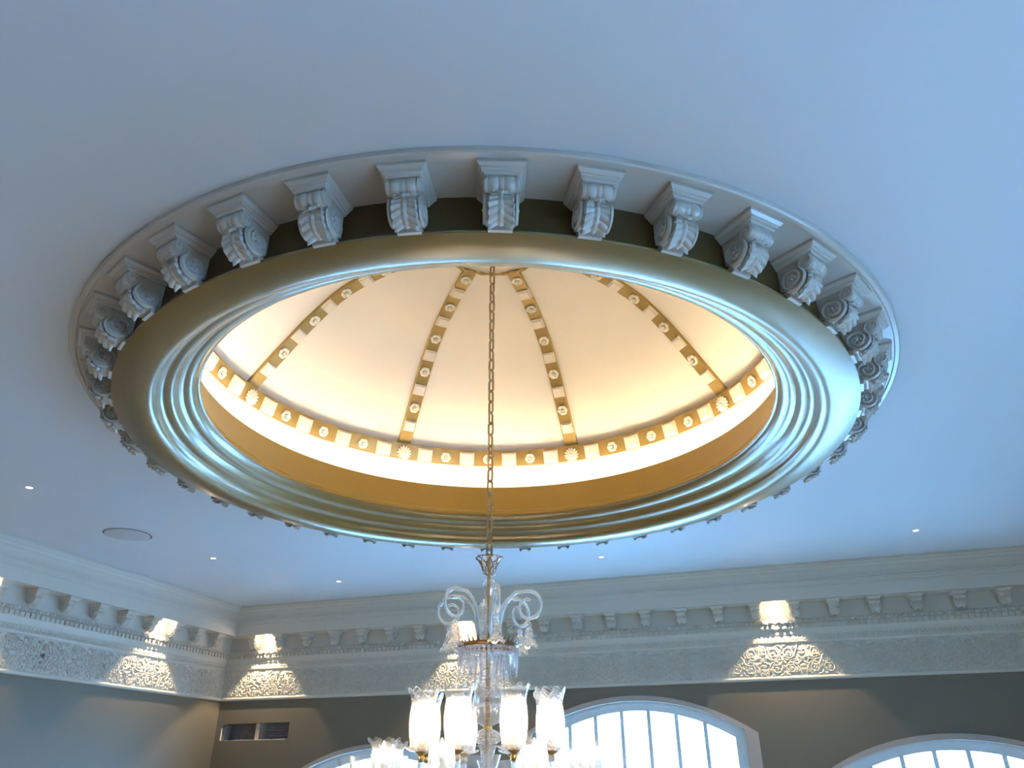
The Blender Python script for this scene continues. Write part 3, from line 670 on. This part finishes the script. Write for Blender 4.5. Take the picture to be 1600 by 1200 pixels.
# top filigree cup: clear glass with spiral bronze wires
cup = [(.008, .580), (.014, .583), (.020, .592), (.024, .604), (.030, .618), (.037, .628), (.043, .6335)]
cp(MB().lathe(cup, 32), 'cup', M_DISH, label='small clear glass cup at the top')
mb = MB()
for k in range(8):
    for sg in (-1, 1):
        pts = []
        for i in range(len(cup)): a = 2*pi*k/8+sg*i*.24; pts.append((cup[i][0]*1.02*cos(a), cup[i][0]*1.02*sin(a), cup[i][1]))
        mb.tube(pts, .0012, 4)
mb.tube([(.0435*cos(2*pi*i/40), .0435*sin(2*pi*i/40), .634) for i in range(41)], .0016, 5)
for k in range(6): a = 2*pi*k/6; mb.ball((.045*cos(a), .045*sin(a), .6345), .003, 6, 4)
cp(mb, 'wire_lattice', M_DBR)
mb = MB()
for k in range(8): a = 2*pi*k/8; mb.ball((.018*cos(a), .018*sin(a), .583), .0062, 6, 4)
cp(mb, 'crystal_beads', M_CRYS, kind='stuff')
# glass baluster
cp(MB().lathe([(.007, .572), (.011, .570), (.009, .566), (.017, .562), (.0215, .553), (.0205, .540), (.015, .520), (.0115, .502), (.011, .490), (.014, .486)], 12), 'baluster', M_DISH, 15, label='clear faceted glass vase on the stem')
# etched bowl with body under it
cp(MB().lathe([(.014, .486), (.026, .483), (.034, .475), (.0355, .462), (.033, .447), (.026, .438), (.019, .432), (.017, .42), (.021, .41), (.022, .40), (.018, .385), (.014, .37)], 24), 'etched_bowl', M_CRYW, 30, label='etched glass bowl on the stem')
# scroll arms with bells
armp = [(.030, .352), (.034, .40), (.043, .45), (.058, .492), (.082, .520), (.108, .5245)]
sc_ = (.132, .470)
AP = spline(armp, 5)
AP = [p for p in AP]
sp = volute(sc_, .0505, 1.12, radians(112), -1, 22, .42)
AP = spline([(.030, .352), (.033, .39), (.040, .43), (.052, .470), (.070, .500), (.092, .517)], 5)+sp
bellz = .415
bell = [(.002, .030), (.007, .029), (.0115, .021), (.0135, .008), (.0160, -.005), (.0215, -.018), (.0285, -.026)]
def make_arm():
    mb = MB().tube([(x, 0, z) for x, z in AP], [.0066*(1-.30*i/len(AP)) for i in range(len(AP))], 10, twist=.30, lobe=.13, nl=4)
    return mb
ARM = MB().add([(x, y, z-CH0) for x, y, z in make_arm().v], make_arm().f).mesh('scroll_arm', M_ARM, 60)
def flare(a, j, r, z): 
    q = j/6; return (r*(1+.10*q**3*cos(6*a)), z-.005*q**3*cos(6*a))
BELL = MB().lathe(bell, 24, rfun=flare).mesh('bell', M_CRYW, 50)
BEAD = MB().ball((0, 0, .038), .0095, 8, 6).mesh('bell_bead', M_CRYS, 30)
BDROP = MB().ball((0, 0, -.028), .005, 6, 4, (1, 1, 1.7)).mesh('bell_drop', M_CRYS, 30)
face = math.atan2(-2.2752, .8172)      # direction of the picture viewpoint from the axis
for k in range(6):
    az = face+radians(10+60*k); R_ = Matrix.Rotation(az, 4, 'Z')
    a_ = link('scroll_arm', ARM, ch, M=R_)
    link('bell', BELL, a_, M=LM(.133, 0, .378-CH0)); link('bell_bead', BEAD, a_, M=LM(.133, 0, .378-CH0)); link('bell_drop', BDROP, a_, M=LM(.133, 0, .378-CH0))
# gallery crown
mb = MB().lathe([(.082, .352), (.090, .352), (.094, .358), (.090, .364), (.082, .364), (.078, .358)], 48, closed=True)
for k in range(36):
    a = 2*pi*k/36; h_ = .024 if k % 2 else .015
    c, s_ = cos(a), sin(a); t = .0045
    mb.add([(.090*c-t*s_, .090*s_+t*c, .362), (.090*c+t*s_, .090*s_-t*c, .362), (.086*c, .086*s_, .362), (.099*c, .099*s_, .362+h_)], [(0, 1, 3), (1, 2, 3), (2, 0, 3), (0, 2, 1)])
for k in range(6):
    a = 2*pi*k/6; mb.tube([(.006*cos(a), .006*sin(a), .35), (.085*cos(a), .085*sin(a), .356)], .003, 5)
cp(mb, 'gallery', M_DBR, 40, label='dark bronze pointed crown ring')
# crystal curtain
def drop(n, L, r):
    mb = MB(); mb.ball((0, 0, -.006), .0052, 6, 4)
    mb.lathe([(.0, -.012), (r*.6, -.016), (r, -.028), (r*.8, -L*.6), (r*.55, -L*.85), (.0, -L)], 6); return mb.mesh('crystal_drop', M_CRYS, 0)
DR1, DR2 = drop(0, .085, .0062), drop(1, .060, .0068)
for k in range(32):
    a = 2*pi*k/32; link('crystal_drop', DR1 if k % 2 else DR2, ch, M=LM(.089*cos(a), .089*sin(a), .352-CH0, Matrix.Rotation(a, 3, 'Z')))
for k in range(18):
    a = 2*pi*(k+.5)/18; link('crystal_drop', DR1, ch, M=LM(.062*cos(a), .062*sin(a), .340-CH0, Matrix.Rotation(a, 3, 'Z')))
mb = MB()
for ring_r, zz in ((.092, .345), (.090, .335), (.066, .335)):
    for k in range(40): a = 2*pi*(k+.3)/40; mb.ball((ring_r*cos(a), ring_r*sin(a), zz), .0058, 6, 4)
cp(mb, 'crystal_beads', M_CRYS, 0, kind='stuff')
# teardrop glass bowl, cut ball, lower vase
cp(MB().lathe([(.030, .285), (.034, .262), (.039, .235), (.044, .205), (.0465, .18), (.044, .158), (.034, .142), (.018, .134), (.010, .132)], 32), 'glass_bowl', M_DISH, 50, label='clear teardrop glass bowl with prisms inside')
mb = MB()
for k in range(14):
    a = 2*pi*k/14
    mb.ball((.031*cos(a), .031*sin(a), .225), .007, 6, 4, (1, 1, 2.2)); mb.ball((.035*cos(a+.2), .035*sin(a+.2), .19), .006, 6, 4)
cp(mb, 'inner_prisms', M_CRYW, 0, kind='stuff')
cp(MB().lathe([(.010, .126), (.025, .120), (.038, .112), (.041, .102), (.038, .092), (.027, .085), (.014, .083)], 20, rfun=lambda a, j, r, z: (r*(1+.05*cos(10*a)), z)), 'cut_glass_ball', M_CRYW, 30)
cp(MB().lathe([(.026, .082), (.029, .079), (.024, .074), (.021, .066), (.017, .045), (.013, .02), (.012, -.02), (.016, -.05), (.03, -.08), (.05, -.095), (.065, -.10), (.05, -.115), (.03, -.13), (.02, -.16), (.012, -.2)], 20, rfun=lambda a, j, r, z: (r*(1+.04*cos(10*a)), z)), 'lower_vase', M_CRYW, 30)
cp(MB().ball((0, 0, -.245), .022, 12, 8), 'bottom_ball', M_CRYS, 20)
# shades: hurricane glass with scalloped, flared rim
def hurricane(h, r, flare_, n=40, sc_n=8):
    prof = []
    for i in range(21):
        t = i/20
        rr = r*(.62+.40*sin(pi*min(1, t*1.25)*.55)) if t < .35 else r*(.62+.40*sin(pi*.24+(t-.35)*1.2)) 
        rr = r*(.66+.36*sin(pi*(.12+.62*min(t/.75, 1)))) if t <= .75 else None
        if rr is None:
            r75 = r*(.66+.36*sin(pi*.74)); u = (t-.75)/.25; rr = r75+(flare_-r75)*u**1.7
        prof.append((rr, h*t))
    def rf(a, j, rr, z):
        q = max(0, (j-14)/6); return (rr*(1+.035*q*cos(sc_n*a)), z+.006*q**2*cos(sc_n*a))
    mb = MB().lathe(prof, n, rfun=rf); return mb
SH1 = hurricane(.160, .0385, .0445).mesh('hurricane_shade', M_SHADE, 60)
SH2 = hurricane(.105, .034, .046, 36, 8)
M_SHADE2 = glassy('etched_tulip_glass', (1, 1, 1), 0.55, 0.62, 0.05, pattern=.25, pscale=42, clear_top=(0.16, 0.21))
SH2 = SH2.mesh('tulip_shade', M_SHADE2, 60)
RIM1 = MB(); RIM1.tube([((.0445*(1+.035*cos(8*a)))*cos(a), (.0445*(1+.035*cos(8*a)))*sin(a), .160+.006*cos(8*a)) for a in [2*pi*i/64 for i in range(65)]], .0015, 5, cap=False); RIM1 = RIM1.mesh('shade_rim', M_ARM, 60)
DISH = MB().lathe([(.012, 0), (.03, .004), (.055, .018), (.068, .04), (.078, .070)], 40, rfun=lambda a, j, r, z: (r*(1+.015*(j/4)*cos(16*a)), z)).mesh('glass_dish', M_DISH, 60)
CUPM = MB().lathe([(0, -.03), (.006, -.028), (.01, -.018), (.007, -.012), (.018, -.004), (.020, .004), (.012, .008), (.011, .024), (.0135, .027), (.0135, .030), (.0, .030)], 16).mesh('candle_cup', M_BRASS, 50)
CAND = MB().lathe([(.0, .028), (.0062, .028), (.0060, .060), (.0, .061)], 12).mesh('candle_sleeve', M_CANDLE, 50)
BULB = MB().lathe([(0, .060), (.0045, .062), (.0078, .072), (.0065, .084), (.0025, .096), (0, .101)], 12).mesh('bulb', M_BULB, 60)
BOBE = MB().lathe([(.011, .0), (.03, -.002), (.044, .004), (.047, .009)], 24).mesh('drip_dish', M_CRYW, 60)
def lamp(az, R0, z0, shade, sc, energy):
    e = bpy.data.objects.new('lamp_branch', None); COL.objects.link(e); e.parent = ch; e.matrix_local = Matrix.Rotation(az, 4, 'Z'); e.empty_display_size = .05
    pts = spline([(.012, 0, -.115), (R0*.35, 0, -.15), (R0*.72, 0, -.13), (R0*.97, 0, z0-.075), (R0, 0, z0-.03)], 6)
    mb = MB().tube([(x, y, z-CH0) for x, y, z in pts], .0068, 8, twist=.3, lobe=.12, nl=4); link('branch_arm', mb.mesh('branch_arm', M_ARM, 60), e)
    L = LM(R0, 0, z0-CH0)
    link('drip_dish', BOBE, e, M=L); link('candle_cup', CUPM, e, M=L)
    link('candle_sleeve', CAND, e, M=L)
    link('bulb', BULB, e, M=L)
    link({'h': 'hurricane_shade', 't': 'tulip_shade'}[shade], SH1 if shade == 'h' else SH2, e, M=L)
    if shade == 'h': link('shade_rim', RIM1, e, M=L)
    l = bpy.data.lights.new('candle_light', 'POINT'); l.energy = energy; l.color = (1.0, .80, .52); l.shadow_soft_size = .02
    lo = bpy.data.objects.new('candle_light', l); COL.objects.link(lo); lo.parent = e; lo.location = (R0*S, 0, (z0+.082-CH0)*S)
for k in range(8): lamp(face+radians(22.5-1.5+45*k), .200, .065, 'h', 1, CANDLE_W if 'CANDLE_W' in globals() else 20)
for k in range(8): lamp(face+radians(22.5-1.5+45*k+2), .312, -.012, 't', 1, 11)
for k in range(8):
    az = face+radians(-7+45*k); e = link('glass_dish', DISH, ch, M=Matrix.Rotation(az, 4, 'Z')@LM(.365, 0, -.022-CH0))
    pts = spline([(-.353, 0, -.10), (-.2, 0, -.13), (-.08, 0, -.08), (0, 0, 0)], 6)
    link('dish_arm', MB().tube(pts, .005, 6).mesh('dish_arm', M_ARM, 60), e)

# ------------------------------------------------------------------ trees beyond the right-hand window
def tree(x, y, h, lab, seed):
    random.seed(seed); t = empty('tree', V(x, y, ZF-.1), label=lab, category='tree', group='trees outside the windows')
    link('trunk', MB().tube([(0, 0, 0), (.02, .01, h*.3), (0, .03, h*.6), (.03, 0, h)], [.05, .04, .025, .008], 7).mesh('trunk', M_BARK, 60), t)
    mb = MB()
    for k in range(420):
        a = random.uniform(0, 6.28); zz = random.uniform(.35, 1.05); rr = random.uniform(.1, .55)*h*.6*sin(pi*min(1, max(.05, (zz-.25)/.9))); c = Vector((rr*cos(a), rr*sin(a), h*zz)); s_ = random.uniform(.02, .05)
        d1 = Vector((random.uniform(-1, 1), random.uniform(-1, 1), random.uniform(-1, 1))).normalized()*s_; d2 = d1.orthogonal().normalized()*s_*.5
        mb.add([tuple(c-d1), tuple(c+d2), tuple(c+d1), tuple(c-d2)], [(0, 1, 2, 3)])
    link('foliage', mb.mesh('foliage', M_LEAF, 0), t, kind='stuff')
tree(3.6, 6.8, 2.1, 'pale leafy tree faintly seen through the right-hand back window', 3)
tree(5.3, 7.4, 2.4, 'taller pale tree behind the first, outside the right-hand window', 5)
